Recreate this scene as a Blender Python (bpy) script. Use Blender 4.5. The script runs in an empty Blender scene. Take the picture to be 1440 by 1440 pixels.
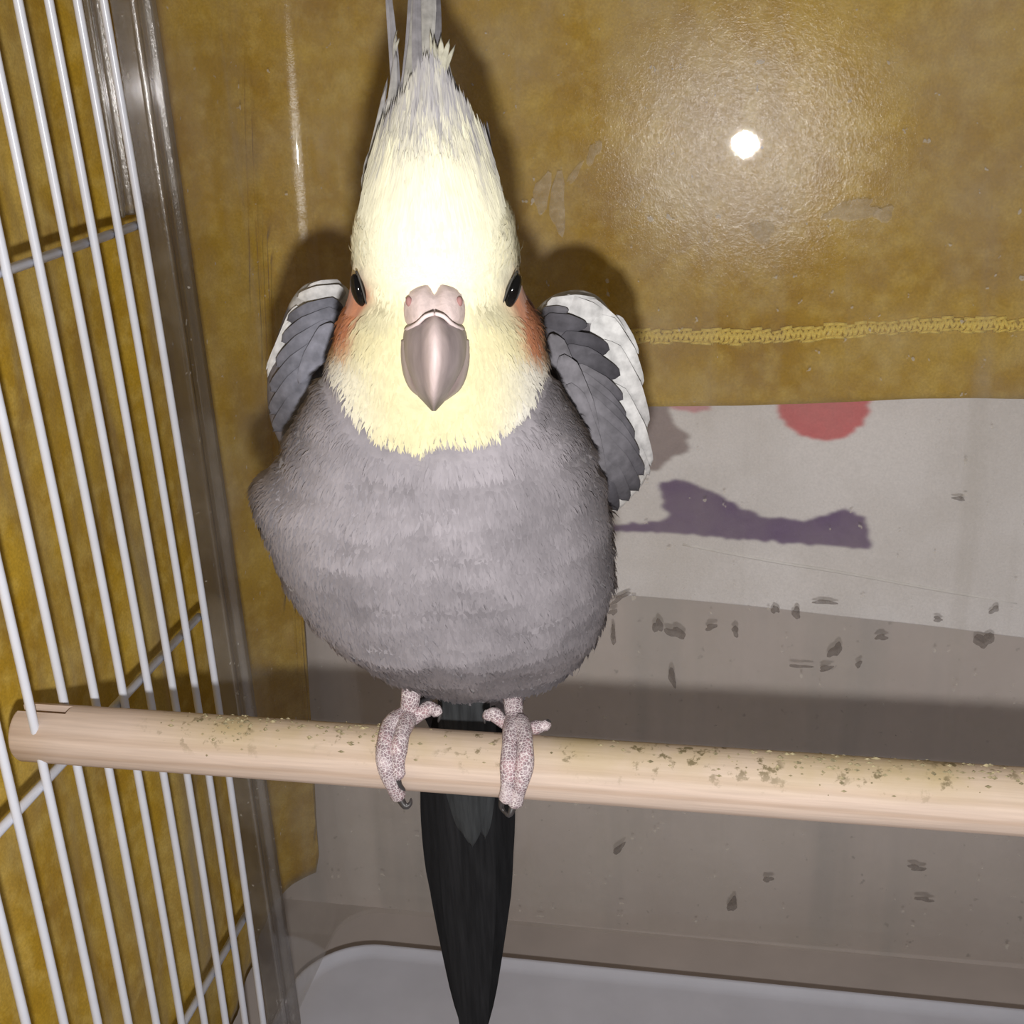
import bpy, bmesh, math, random
import numpy as np
from mathutils import Vector, noise as mnoise

random.seed(7); rng = np.random.default_rng(11)
scene = bpy.context.scene
col = scene.collection

# ------------------------------------------------------------------ camera
FPX = 1721.1
YAW, PITCH, ROLL = 0.2076, 0.3823, -0.0486
CAM = np.array([0.15253, -0.28854, 0.14352])
_f = np.array([-math.sin(YAW)*math.cos(PITCH), math.cos(YAW)*math.cos(PITCH), -math.sin(PITCH)])
_r0 = np.array([math.cos(YAW), math.sin(YAW), 0.0]); _u0 = np.cross(_r0, _f)
CR = math.cos(ROLL)*_r0 + math.sin(ROLL)*_u0
CU = -math.sin(ROLL)*_r0 + math.cos(ROLL)*_u0
CF = _f
cd = bpy.data.cameras.new('camera'); cam = bpy.data.objects.new('camera', cd); col.objects.link(cam)
from mathutils import Matrix
cam.matrix_world = Matrix(((CR[0], CU[0], -CF[0], CAM[0]), (CR[1], CU[1], -CF[1], CAM[1]), (CR[2], CU[2], -CF[2], CAM[2]), (0, 0, 0, 1)))
cd.sensor_width = 36.0; cd.lens = 36.0*FPX/1440.0; cd.clip_start = 0.005
scene.camera = cam

# ------------------------------------------------------------------ light
w = bpy.data.worlds.new('room_light'); scene.world = w; w.use_nodes = True
w.node_tree.nodes['Background'].inputs[0].default_value = (1.0, 0.93, 0.84, 1)
w.node_tree.nodes['Background'].inputs[1].default_value = 0.13
fl = bpy.data.lights.new('phone_flash', 'POINT'); fl.energy = 3.0; fl.shadow_soft_size = 0.0035; fl.color = (1.0, 0.985, 0.97)
flo = bpy.data.objects.new('phone_flash', fl); col.objects.link(flo)
flo.location = Vector(CAM + CU*(-0.027))
vs = scene.view_settings
vs.view_transform = 'Standard'; vs.look = 'None'; vs.gamma = 1.0; vs.exposure = 0.0; vs.use_curve_mapping = False

# ------------------------------------------------------------------ pixel helpers (1440 frame)
def ray(x, y): return CF + CR*((x-720)/FPX) - CU*((y-720)/FPX)
def hit(x, y, ax, val):
    d = ray(x, y); return CAM + d*((val-CAM[ax])/d[ax])
def project(P):
    q = np.asarray(P) - CAM
    z = q @ CF
    return 720 + FPX*(q @ CR)/z, 720 - FPX*(q @ CU)/z

# ------------------------------------------------------------------ helpers
def new_obj(name, verts, faces, mat=None, parent=None, smooth=True, cols=None):
    me = bpy.data.meshes.new(name)
    me.from_pydata([tuple(map(float, v)) for v in verts], [], [tuple(map(int, f)) for f in faces])
    if cols is not None:
        a = me.color_attributes.new('Col', 'FLOAT_COLOR', 'POINT')
        c = np.ones((len(verts), 4), np.float32); c[:, :3] = cols
        a.data.foreach_set('color', c.ravel())
    if mat: me.materials.append(mat)
    me.update()
    if smooth: me.polygons.foreach_set('use_smooth', [True]*len(me.polygons))
    o = bpy.data.objects.new(name, me); col.objects.link(o)
    if parent is not None: o.parent = parent
    return o
def empty(name, loc=(0, 0, 0)):
    o = bpy.data.objects.new(name, None); col.objects.link(o); o.location = loc; o.empty_display_size = .01; return o
def tag(o, label=None, cat=None, group=None, kind=None):
    if label: o['label'] = label
    if cat: o['category'] = cat
    if group: o['group'] = group
    if kind: o['kind'] = kind
    return o
class MB:
    def __init__(s): s.v = []; s.f = []; s.c = []
    def add(s, v, f, c=None):
        o = len(s.v); s.v += [tuple(p) for p in v]; s.f += [tuple(i+o for i in q) for q in f]
        if c is not None: s.c += [tuple(k) for k in c]
    def build(s, name, mat, parent=None, smooth=True):
        return new_obj(name, s.v, s.f, mat, parent, smooth, np.array(s.c) if s.c else None)
def norm(v):
    v = np.asarray(v, float); return v/max(np.linalg.norm(v), 1e-12)
def catmull(keys, t):
    """keys (n,k) sampled at t in [0,n-1]."""
    keys = np.asarray(keys, float); n = len(keys); i = np.clip(np.floor(t).astype(int), 0, n-2); f = (t-i)[:, None]
    p0 = keys[np.clip(i-1, 0, n-1)]; p1 = keys[i]; p2 = keys[i+1]; p3 = keys[np.clip(i+2, 0, n-1)]
    return .5*((2*p1)+(-p0+p2)*f+(2*p0-5*p1+4*p2-p3)*f**2+(-p0+3*p1-3*p2+p3)*f**3)
def tube(path, rad, n=8, cap=True):
    path = [np.asarray(p, float) for p in path]; m = len(path)
    rad = [rad]*m if np.isscalar(rad) else list(rad)
    v = []; f = []; ref = None
    for i, p in enumerate(path):
        t = norm(path[min(i+1, m-1)] - path[max(i-1, 0)])
        if ref is None:
            ref = np.cross(t, [0, 0, 1.]) if abs(t[2]) < .9 else np.cross(t, [1., 0, 0])
        a = norm(ref - t*np.dot(ref, t)); ref = a; b = np.cross(t, a)
        for k in range(n):
            th = 2*math.pi*k/n; v.append(p + rad[i]*(math.cos(th)*a + math.sin(th)*b))
    for i in range(m-1):
        for k in range(n):
            f.append((i*n+k, i*n+(k+1) % n, (i+1)*n+(k+1) % n, (i+1)*n+k))
    if cap:
        f.append(tuple(range(n-1, -1, -1))); f.append(tuple((m-1)*n+k for k in range(n)))
    return v, f
def smooth_path(pts, n=24):
    return catmull(np.array(pts, float), np.linspace(0, len(pts)-1, n))
def fbm(p, sc, seed=0.0):
    return mnoise.fractal(Vector((p[0]*sc+seed, p[1]*sc-seed*.7, p[2]*sc+seed*1.3)), 1.0, 2.0, 4)

# ------------------------------------------------------------------ material helpers
class NT:
    def __init__(s, name):
        s.m = bpy.data.materials.new(name); s.m.use_nodes = True; s.t = s.m.node_tree; s.t.nodes.clear()
        s.out = s.n('ShaderNodeOutputMaterial')
    def n(s, typ, **kw):
        k = s.t.nodes.new(typ)
        for a, b in kw.items(): setattr(k, a, b)
        return k
    def l(s, a, b): s.t.links.new(a, b)
    def coord(s, scale=(1, 1, 1)):
        tc = s.n('ShaderNodeTexCoord'); mp = s.n('ShaderNodeMapping'); mp.inputs['Scale'].default_value = scale
        s.l(tc.outputs['Object'], mp.inputs['Vector']); return mp.outputs[0]
    def noise(s, vec, scale, detail=4, rough=.55):
        k = s.n('ShaderNodeTexNoise'); k.inputs['Scale'].default_value = scale; k.inputs['Detail'].default_value = detail; k.inputs['Roughness'].default_value = rough
        s.l(vec, k.inputs['Vector']); return k.outputs['Fac']
    def ramp(s, fac, stops):
        k = s.n('ShaderNodeValToRGB'); e = k.color_ramp.elements
        while len(e) < len(stops): e.new(.5)
        for i, (p, c) in enumerate(stops):
            e[i].position = p; e[i].color = (*c, 1) if not np.isscalar(c) else (c, c, c, 1)
        s.l(fac, k.inputs[0]); return k.outputs[0]
    def mix(s, fac, a, b, mode='MIX'):
        k = s.n('ShaderNodeMix', data_type='RGBA', blend_type=mode)
        for inp, val in ((k.inputs[0], fac), (k.inputs[6], a), (k.inputs[7], b)):
            if hasattr(val, 'is_linked'): s.l(val, inp)
            elif np.isscalar(val): inp.default_value = val
            else: inp.default_value = (*val, 1)
        return k.outputs[2]
    def math(s, op, a, b=0.0):
        k = s.n('ShaderNodeMath', operation=op)
        for inp, val in ((k.inputs[0], a), (k.inputs[1], b)):
            if hasattr(val, 'is_linked'): s.l(val, inp)
            else: inp.default_value = val
        return k.outputs[0]
    def bump(s, h, strength, dist):
        k = s.n('ShaderNodeBump'); k.inputs['Strength'].default_value = strength; k.inputs['Distance'].default_value = dist
        s.l(h, k.inputs['Height']); return k.outputs[0]
    def pbr(s, color, rough=.7, normal=None, spec=.3, sheen=0.0, sss=0.0, coat=0.0):
        p = s.n('ShaderNodeBsdfPrincipled')
        if hasattr(color, 'is_linked'): s.l(color, p.inputs['Base Color'])
        else: p.inputs['Base Color'].default_value = (*color, 1)
        if hasattr(rough, 'is_linked'): s.l(rough, p.inputs['Roughness'])
        else: p.inputs['Roughness'].default_value = rough
        p.inputs['Specular IOR Level'].default_value = spec
        p.inputs['Sheen Weight'].default_value = sheen
        p.inputs['Coat Weight'].default_value = coat; p.inputs['Coat Roughness'].default_value = .08
        if normal is not None: s.l(normal, p.inputs['Normal'])
        return p.outputs[0]
    def done(s, sh): s.l(sh, s.out.inputs[0]); return s.m

def mat_vcol(name, rough=.8, spec=.15, nscale=900, namt=.12, bump=.25, bdist=.0004, sheen=0.0, stretch=(1, 1, 1)):
    t = NT(name); a = t.n('ShaderNodeAttribute', attribute_name='Col'); v = t.coord(stretch)
    n1 = t.noise(v, nscale, 3)
    c = t.mix(1.0, a.outputs['Color'], t.ramp(n1, [(.3, 1-namt), (.7, 1+namt)]), 'MULTIPLY')
    return t.done(t.pbr(c, rough, t.bump(n1, bump, bdist), spec, sheen))
def mat_plain(name, color, rough=.5, spec=.4, nscale=300, namt=.06, bump=.1, bdist=.0003, coat=0.0, stretch=(1, 1, 1)):
    t = NT(name); v = t.coord(stretch); n1 = t.noise(v, nscale, 4)
    c = t.ramp(n1, [(.3, tuple(k*(1-namt) for k in color)), (.7, tuple(min(1, k*(1+namt)) for k in color))])
    return t.done(t.pbr(c, rough, t.bump(n1, bump, bdist), spec, coat=coat))

M = {}
def m_fleece():
    t = NT('mustard_fleece'); v = t.coord()
    big = t.noise(v, 38, 3); mid = t.noise(v, 170, 4); fine = t.noise(v, 1500, 3)
    c = t.ramp(big, [(.3, (.37, .21, .014)), (.5, (.44, .265, .018)), (.7, (.51, .33, .04))])
    c = t.mix(t.ramp(mid, [(.45, 0.0), (.75, .55)]), c, (.66, .48, .13))
    c = t.mix(t.ramp(t.noise(t.coord((1, 1, .5)), 30, 3), [(.5, 0.0), (.7, .4)]), c, (.60, .46, .19))
    c = t.mix(1.0, c, t.ramp(fine, [(.3, .86), (.7, 1.12)]), 'MULTIPLY')
    h = t.math('ADD', t.math('MULTIPLY', mid, .2), t.math('MULTIPLY', fine, .4))
    return t.done(t.pbr(c, .9, t.bump(h, .25, .0007), .05, .15))
M['fleece'] = m_fleece()
def m_beige():
    t = NT('beige_wall_paint'); v = t.coord(); vs_ = t.coord((1, 1, .07))
    big = t.noise(v, 14, 4); st = t.noise(vs_, 60, 3); sp = t.noise(v, 260, 3)
    c = t.ramp(big, [(.3, (.55, .485, .455)), (.7, (.65, .585, .555))])
    c = t.mix(t.ramp(st, [(.52, 0.0), (.70, .55)]), c, (.45, .42, .405))
    c = t.mix(t.ramp(sp, [(.66, 0.0), (.74, .6)]), c, (.28, .25, .23))
    return t.done(t.pbr(c, .8, t.bump(sp, .1, .0005), .2))
M['beige'] = m_beige()
M['linen'] = mat_vcol('printed_linen', .9, .1, 1400, .06, .25, .0004)
M['stitch'] = mat_plain('stitch_thread', (.80, .60, .13), .7, .2, 2000, .2)
M['wire'] = mat_plain('white_coated_wire', (.70, .72, .80), .28, .5, 120, .04, .05)
M['base'] = mat_plain('grey_cage_base_plastic', (.36, .32, .30), .5, .4, 60, .1)
M['tray'] = mat_plain('white_tray_plastic', (.56, .56, .63), .42, .4, 50, .05)
M['table'] = mat_plain('beige_table_top', (.50, .44, .41), .6, .3, 20, .1)
def m_film(name, color, alpha, rough=.8):
    t = NT(name); v = t.coord(); n1 = t.noise(v, 420, 4)
    df = t.n('ShaderNodeBsdfDiffuse'); t.l(t.ramp(n1, [(.3, tuple(k*.8 for k in color)), (.7, tuple(min(1, k*1.2) for k in color))]), df.inputs[0])
    tr = t.n('ShaderNodeBsdfTransparent'); mx = t.n('ShaderNodeMixShader')
    t.l(t.ramp(n1, [(.25, alpha*.55), (.65, alpha)]), mx.inputs[0]); t.l(tr.outputs[0], mx.inputs[1]); t.l(df.outputs[0], mx.inputs[2])
    return t.done(mx.outputs[0])
M['smear'] = m_film('dried_smear', (.62, .52, .38), .42)
M['speck'] = m_film('dark_speck', (.16, .135, .12), .72)
M['fleck'] = mat_plain('pale_fleck', (.62, .53, .40), .7, .2, 700, .3)
def m_clear(name, tint, refl, dirt, rough=.023, haze=.016):
    t = NT(name); v = t.coord(); vz = t.coord((1, 1, .05))
    tr = t.n('ShaderNodeBsdfTransparent'); tr.inputs[0].default_value = (*tint, 1)
    g1 = t.n('ShaderNodeBsdfAnisotropic' if False else 'ShaderNodeBsdfGlossy'); g1.inputs['Roughness'].default_value = rough
    g2 = t.n('ShaderNodeBsdfGlossy'); g2.inputs['Roughness'].default_value = .15; g2.inputs[0].default_value = (.9, .88, .86, 1)
    sc = t.noise(v, 900, 5, .7); b = t.bump(sc, .02, .0002); t.l(b, g1.inputs['Normal'])
    sc2 = t.noise(v, 520, 5, .8); t.l(t.bump(sc2, .14, .0006), g2.inputs['Normal'])
    fr = t.n('ShaderNodeFresnel'); fr.inputs['IOR'].default_value = 1.42
    f1 = t.math('MINIMUM', t.math('MULTIPLY', fr.outputs[0], refl), .16)
    m1 = t.n('ShaderNodeMixShader'); t.l(f1, m1.inputs[0]); t.l(tr.outputs[0], m1.inputs[1]); t.l(g1.outputs[0], m1.inputs[2])
    m2 = t.n('ShaderNodeMixShader'); t.l(t.math('MULTIPLY', t.ramp(sc2, [(.3, .5), (.7, 1.5)]), haze), m2.inputs[0]); t.l(m1.outputs[0], m2.inputs[1]); t.l(g2.outputs[0], m2.inputs[2])
    df = t.n('ShaderNodeBsdfDiffuse'); df.inputs[0].default_value = (.60, .55, .48, 1)
    big = t.ramp(t.noise(v, 26, 5, .6), [(.42, 0.0), (.72, .20)])
    stk = t.ramp(t.noise(vz, 75, 3), [(.6, 0.0), (.75, .10)])
    spk = t.ramp(t.noise(v, 330, 2), [(.705, 0.0), (.74, .42)])
    d = t.math('MULTIPLY', t.math('ADD', t.math('ADD', big, stk), t.math('ADD', spk, .05)), dirt)
    m3 = t.n('ShaderNodeMixShader'); t.l(d, m3.inputs[0]); t.l(m2.outputs[0], m3.inputs[1]); t.l(df.outputs[0], m3.inputs[2])
    return t.done(m3.outputs[0])
M['clear'] = m_clear('clear_dusty_acrylic', (.975, .97, .96), 1.0, 1.0)
M['trim'] = m_clear('clear_grey_plastic_trim', (.66, .65, .66), 1.6, .9, .08, .06)
def m_wood():
    t = NT('pale_pine_dowel'); v = t.coord((1, 9, 9)); vv = t.coord()
    wv = t.n('ShaderNodeTexWave', wave_type='BANDS', bands_direction='Z'); wv.inputs['Scale'].default_value = 4.5; wv.inputs['Distortion'].default_value = 3.5; wv.inputs['Detail'].default_value = 3; wv.inputs['Detail Scale'].default_value = .8
    t.l(v, wv.inputs['Vector']); fi = t.noise(t.coord((1, 25, 25)), 60, 4)
    c = t.ramp(wv.outputs['Fac'], [(.0, (.50, .375, .295)), (.10, (.58, .455, .375)), (.88, (.61, .485, .405)), (1, (.54, .415, .335))])
    c = t.mix(1.0, c, t.ramp(fi, [(.3, .90), (.7, 1.07)]), 'MULTIPLY')
    # grime that birds leave along the upper side
    tc = t.n('ShaderNodeTexCoord'); sx = t.n('ShaderNodeSeparateXYZ'); t.l(tc.outputs['Object'], sx.inputs[0])
    up = t.math('MULTIPLY', t.math('ADD', sx.outputs['Z'], -.0012), 210.0)
    up = t.math('MINIMUM', t.math('MAXIMUM', up, 0.0), 1.0)
    ends = t.math('MINIMUM', t.math('MAXIMUM', t.math('MULTIPLY', t.math('ADD', sx.outputs['X'], -.022), 60.0), 0.0), 1.0)
    up = t.math('MULTIPLY', up, ends)
    st = t.ramp(t.noise(vv, 70, 4), [(.35, .25), (.7, .85)])
    c = t.mix(t.math('MULTIPLY', up, st), c, (.46, .36, .19))
    sp = t.ramp(t.noise(vv, 380, 5, .65), [(.56, 0.0), (.63, .85)])
    pt = t.ramp(t.noise(vv, 85, 3), [(.42, 0.0), (.54, 1.0)])
    c = t.mix(t.math('MULTIPLY', t.math('MULTIPLY', sp, pt), up), c, (.14, .11, .05))
    return t.done(t.pbr(c, .7, t.bump(fi, .15, .0004), .2))
M['wood'] = m_wood()
M['plumage'] = mat_vcol('plumage', .85, .08, 520, .10, .35, .0007, .1)
M['fluff'] = mat_vcol('fluff', .9, .03, 300, .05, .0, .0001)
M['feather'] = mat_vcol('feather_vane', .7, .15, 420, .24, .3, .0003)
def m_tail():
    t = NT('tail_feather_black'); a = t.n('ShaderNodeAttribute', attribute_name='Col'); n1 = t.noise(t.coord((1, 1, .05)), 900, 3)
    c = t.mix(1.0, a.outputs['Color'], t.ramp(n1, [(.3, .7), (.7, 1.35)]), 'MULTIPLY')
    return t.done(t.pbr(c, .6, t.bump(n1, .3, .0003), .10))
M['tailf'] = m_tail()
def m_beak():
    t = NT('beak_horn'); a = t.n('ShaderNodeAttribute', attribute_name='Col'); n1 = t.noise(t.coord((1, 1, .3)), 500, 4)
    c = t.mix(1.0, a.outputs['Color'], t.ramp(n1, [(.3, .82), (.7, 1.12)]), 'MULTIPLY')
    return t.done(t.pbr(c, .5, t.bump(n1, .15, .0003), .25))
M['beak'] = m_beak()
M['cere'] = mat_plain('cere_skin', (.62, .50, .475), .6, .3, 900, .12, .4, .0003)
M['nostril'] = mat_plain('nostril', (.30, .16, .15), .8, .1)
M['eye'] = mat_plain('eye_black', (.004, .0035, .0035), .08, .35, 100, .0, .0)
M['eyering'] = mat_plain('eye_ring_skin', (.06, .055, .05), .7, .2)
def m_foot():
    t = NT('scaly_foot_skin'); v = t.coord()
    vo = t.n('ShaderNodeTexVoronoi', feature='DISTANCE_TO_EDGE'); vo.inputs['Scale'].default_value = 1500; t.l(v, vo.inputs['Vector'])
    vc = t.n('ShaderNodeTexVoronoi'); vc.inputs['Scale'].default_value = 1500; t.l(v, vc.inputs['Vector'])
    big = t.noise(v, 260, 3)
    cell = t.ramp(big, [(.35, (.50, .40, .42)), (.5, (.27, .20, .22)), (.66, (.42, .28, .30))])
    c = t.mix(t.ramp(vo.outputs['Distance'], [(.02, 1.0), (.11, 0.0)]), cell, (.74, .67, .67))
    return t.done(t.pbr(c, .6, t.bump(vo.outputs['Distance'], .6, .0006), .3))
M['foot'] = m_foot()
M['claw'] = mat_plain('claw_dark_horn', (.045, .04, .04), .4, .4)
M['crumb'] = mat_plain('seed_debris', (.33, .28, .17), .8, .1, 900, .5)

# ================================================================== setting
Yb = 0.080                                   # clear back panel
PERCH_Y, PERCH_R = -0.07772, 0.0066
TRAY_Z = -0.184
BASE_Z = -0.192
FLOOR_Z = -0.202
def box(x0, x1, y0, y1, z0, z1):
    v = [(x, y, z) for z in (z0, z1) for y in (y0, y1) for x in (x0, x1)]
    return v, [(0, 2, 3, 1), (4, 5, 7, 6), (0, 1, 5, 4), (2, 6, 7, 3), (0, 4, 6, 2), (1, 3, 7, 5)]
v, f = box(-.9, 1.1, .108, .14, FLOOR_Z, .9)
tag(new_obj('wall_back', v, f, M['beige'], smooth=False), 'plain beige wall behind the cloths and the cage', None, kind='structure')
v, f = box(-.9, 1.1, -.8, .14, FLOOR_Z-.03, FLOOR_Z)
tag(new_obj('floor', v, f, M['table'], smooth=False), 'beige surface that the cage stands on', None, kind='structure')

# ------------------------------------------------------------------ mustard throw, draped over side and back
def drape_path(x_side, y_front, y_back, x_end, rc, n):
    pts = []; L1 = (y_back-rc)-y_front; L2 = rc*math.pi/2; L3 = x_end-(x_side+rc)
    for s in np.linspace(0, L1+L2+L3, n):
        if s < L1: pts.append((x_side, y_front+s, -1., 0., s))
        elif s < L1+L2:
            a = (s-L1)/rc; pts.append((x_side+rc-rc*math.cos(a), y_back-rc+rc*math.sin(a), -math.cos(a), math.sin(a), s))
        else: pts.append((x_side+rc+s-L1-L2, y_back, 0., 1., s))
    return pts, L1, L2
def edge_back(x): return .0257 + (x-.1227)*.042 + .0007*math.sin(x*70)
def make_throw():
    pts, L1, L2 = drape_path(-.026, -.22, .0925, .46, .028, 340); nz = 96; top = .26
    v = []; f = []
    for (x, y, nx, ny, s) in pts:
        k = min(1, max(0, (s-L1-L2*.62)/.012)); k = k*k*(3-2*k)
        side = -.190 + .022*min(1, max(0, (s-(L1-.055))/.07))
        zb = side*(1-k) + edge_back(x)*k
        sidew = 1-min(1, max(0, (s-L1)/L2))
        for j in range(nz):
            t = j/(nz-1); z = zb + (top-zb)*t
            d = .0016*fbm((s, 0, z), 22, 3) + sidew*.004*fbm((s, z*.35, 1), 34, 9)
            lim = .0014 + .006*sidew; d = min(max(d, -lim), lim)
            v.append((x-nx*d, y-ny*d, z))
    n = len(pts)
    for i in range(n-1):
        for j in range(nz-1):
            f.append((i*nz+j, (i+1)*nz+j, (i+1)*nz+j+1, i*nz+j+1))
    o = new_obj('fleece_throw', v, f, M['fleece'])
    sd = o.modifiers.new('thickness', 'SOLIDIFY'); sd.thickness = .0016; sd.offset = -1 if False else 1
    return o
throw = tag(make_throw(), 'mustard yellow fleece throw hung around the outside of the cage, stitched hem', 'blanket')
# hem stitches: overlock zigzag seen from the cage
sv, sf = [], []
mb = MB()
for dx in (-.0008, .0007):
    mb.add(*tube([(-.0016+dx, 0, -.0019), (-.0006+dx, -.0008, -.0004), (.0002+dx, -.0006, .0018)], [.0004, .0007, .0005], 6))
    mb.add(*tube([(.0002+dx, -.0006, .0018), (.0008+dx, -.0008, .0002), (.0014+dx, 0, -.0018)], [.0005, .0007, .0004], 6))
mb.add(*tube([(-.0017, -.0004, .0021), (.0017, -.0004, .0023)], .0006, 6))
mb.add(*tube([(-.0017, -.0003, -.0018), (.0017, -.0003, -.0016)], .0005, 6))
st0 = mb.build('stitch', M['stitch'], throw)
xs = np.arange(.035, .40, .0031)
for i, x in enumerate(xs):
    o = st0 if i == 0 else st0.copy()
    if i: col.objects.link(o); o.parent = throw
    zb = edge_back(x)
    o.location = (x, .0925-.0018, zb + .0226 + .0004*math.sin(i*1.7)); o.rotation_euler = (0, random.uniform(-.2, .2), 0)
    s = random.uniform(.75, 1.1); o.scale = (s, 1, s)

# ------------------------------------------------------------------ printed linen cloth under the throw
def pip(px, pz, poly):
    inside = np.zeros(px.shape, bool); n = len(poly)
    for i in range(n):
        x1, z1 = poly[i]; x2, z2 = poly[(i+1) % n]
        c = ((z1 > pz) != (z2 > pz)) & (px < (x2-x1)*(pz-z1)/(z2-z1+1e-15)+x1); inside ^= c
    return inside
YL = .0985
def to_xz(poly): return [(hit(x, y, 1, YL)[0], hit(x, y, 1, YL)[2]) for x, y in poly]
def make_linen():
    nx, nz = 620, 330; x0, x1 = .03, .42; ztop = .075
    X = np.linspace(x0, x1, nx)
    zl = -.0455 - .0085*np.clip((X-.105)/.138, -.6, 2)**1.6 if False else -.0452 - .0095*(np.clip(X-.11, 0, None)/.133)**1.25
    T = np.linspace(0, 1, nz)
    GX, GT = np.meshgrid(X, T, indexing='ij'); GZ = zl[:, None] + (ztop-zl[:, None])*GT
    GY = np.full_like(GX, YL)
    nx_ = np.array([[mnoise.noise(Vector((x*340, z*340, 0))) for z in np.linspace(zl.min(), ztop, nz)] for x in X])
    nl_ = np.array([[mnoise.noise(Vector((x*25, z*25, 4))) for z in np.linspace(zl.min(), ztop, nz)] for x in X])
    GY = GY + .0008*nl_
    C = np.ones((nx, nz, 3))*np.array([.82, .79, .79]) * (1+.06*nl_[..., None])
    jx, jz = GX + .0010*nx_, GZ + .0010*np.roll(nx_, 37, axis=1)
    red = to_xz([(1094, 540), (1093, 575), (1106, 598), (1130, 612), (1165, 620), (1195, 612), (1216, 590), (1225, 565), (1223, 530)])
    purple = to_xz([(840, 738), (900, 733), (940, 728), (932, 705), (928, 675), (960, 672), (1000, 688), (1045, 712), (1075, 725), (1130, 730), (1165, 720), (1190, 712), (1212, 724), (1222, 745), (1225, 771), (1150, 765), (1040, 756), (950, 748), (840, 745)])
    brown_print_shadow = to_xz([(880, 540), (940, 560), (945, 590), (970, 612), (968, 634), (945, 642), (925, 660), (890, 660)])  # print blotch and the shadow on it, painted as one brown-grey colour
    pink = to_xz([(925, 540), (1005, 540), (1000, 573), (975, 578), (945, 575)])
    far = [(x+.17, z-.006) for x, z in red]
    for poly, c in ((red, (.66, .18, .19)), (purple, (.17, .115, .23)), (brown_print_shadow, (.36, .30, .30)), (pink, (.72, .36, .40)), (far, (.66, .18, .19))):
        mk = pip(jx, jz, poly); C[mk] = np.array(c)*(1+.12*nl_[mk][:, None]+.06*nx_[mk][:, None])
    for _ in range(3):
        C[1:-1, 1:-1] = (C[1:-1, 1:-1]*2 + C[2:, 1:-1] + C[:-2, 1:-1] + C[1:-1, 2:] + C[1:-1, :-2])/6
    v = np.stack([GX, GY, GZ], -1).reshape(-1, 3)
    idx = np.arange(nx*nz).reshape(nx, nz)
    f = np.stack([idx[:-1, :-1], idx[1:, :-1], idx[1:, 1:], idx[:-1, 1:]], -1).reshape(-1, 4)
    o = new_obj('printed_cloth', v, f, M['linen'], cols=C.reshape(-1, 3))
    sd = o.modifiers.new('thickness', 'SOLIDIFY'); sd.thickness = .0012; sd.offset = 1
    return o
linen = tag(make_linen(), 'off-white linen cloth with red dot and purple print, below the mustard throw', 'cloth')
p = [hit(x, y, 1, YL-.0009) for x, y in ((960, 765), (1080, 788), (1190, 806), (1300, 826), (1430, 848))]
v, f = tube(smooth_path(p, 20), .0006, 6); new_obj('sewn_seam', v, f, mat_plain('linen_seam', (.84, .82, .81), .9, .1), linen)

# ================================================================== cage
cage = tag(empty('bird_cage', (.17, 0, FLOOR_Z)), 'bird cage with white wire side grille and clear plastic back panel', 'cage')
def part(o, parent):
    o.parent = parent
    o.matrix_parent_inverse = Matrix.Translation(-Vector(parent.location)) if parent.type == 'EMPTY' else Matrix.Identity(4)
    return o
def panel_y(x, z):
    zz = z-.045
    return .0655*.5*(zz+math.sqrt(zz*zz+.0004)) + .0135*.5*((x-.05)+math.sqrt((x-.05)**2+.0004))
def make_panel():
    pts, L1, L2 = drape_path(0.0, .019, Yb, .44, .017, 260); nz = 90; v = []; f = []
    for (x, y, nx, ny, s) in pts:
        for j in range(nz):
            z = TRAY_Z+.004 + (.235-TRAY_Z-.004)*j/(nz-1)
            wv = 0.0
            v.append((x-nx*wv*0, y + ny*(panel_y(x, z)+wv), z))
    for i in range(len(pts)-1):
        for j in range(nz-1): f.append((i*nz+j, (i+1)*nz+j, (i+1)*nz+j+1, i*nz+j+1))
    o = new_obj('clear_panel', v, f, M['clear'])
    return o
panel = part(make_panel(), cage); panel['label'] = 'dusty clear plastic panel bent round the corner'
# splats and smears stuck to the panel: thin domed flakes
def splat(px, py, rx, ry, ang, mat, name, seed):
    P = hit(px, py, 1, Yb); P[1] = Yb + panel_y(P[0], P[2]) - .0002
    dist = np.dot(P-CAM, CF); k = dist/FPX; n = 18; R_ = random.Random(seed)
    v = [P + np.array([0, -.00035, 0])]; rim = []
    ph = [R_.uniform(0, 6.28) for _ in range(3)]
    for i in range(n):
        a = 2*math.pi*i/n; rr = 1 + .22*math.sin(2*a+ph[0]) + .18*math.sin(3*a+ph[1]) + .1*math.sin(5*a+ph[2])
        dx, dz = rx*rr*math.cos(a), ry*rr*math.sin(a)
        rim.append(P + k*np.array([dx*math.cos(ang)-dz*math.sin(ang), 0, dx*math.sin(ang)+dz*math.cos(ang)]))
    v += [P + (q-P)*.7 + np.array([0, -.00028, 0]) for q in rim] + rim
    f = [(0, 1+i, 1+(i+1) % n) for i in range(n)] + [(1+i, 1+n+i, 1+n+(i+1) % n, 1+(i+1) % n) for i in range(n)]
    o = new_obj(name, v, f, mat); o.parent = panel
    return o
for k, (px, py, rx, ry, an) in enumerate([(782, 290, 13, 36, .05), (760, 275, 10, 32, -.1), (832, 217, 8, 17, -.35), (806, 246, 4, 22, -.6),
                                          (1072, 330, 13, 20, .5), (1200, 300, 40, 13, .25), (1245, 305, 16, 9, .1)]):
    splat(px, py, rx, ry, an, M['smear'], 'dried_smear', k)
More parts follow.
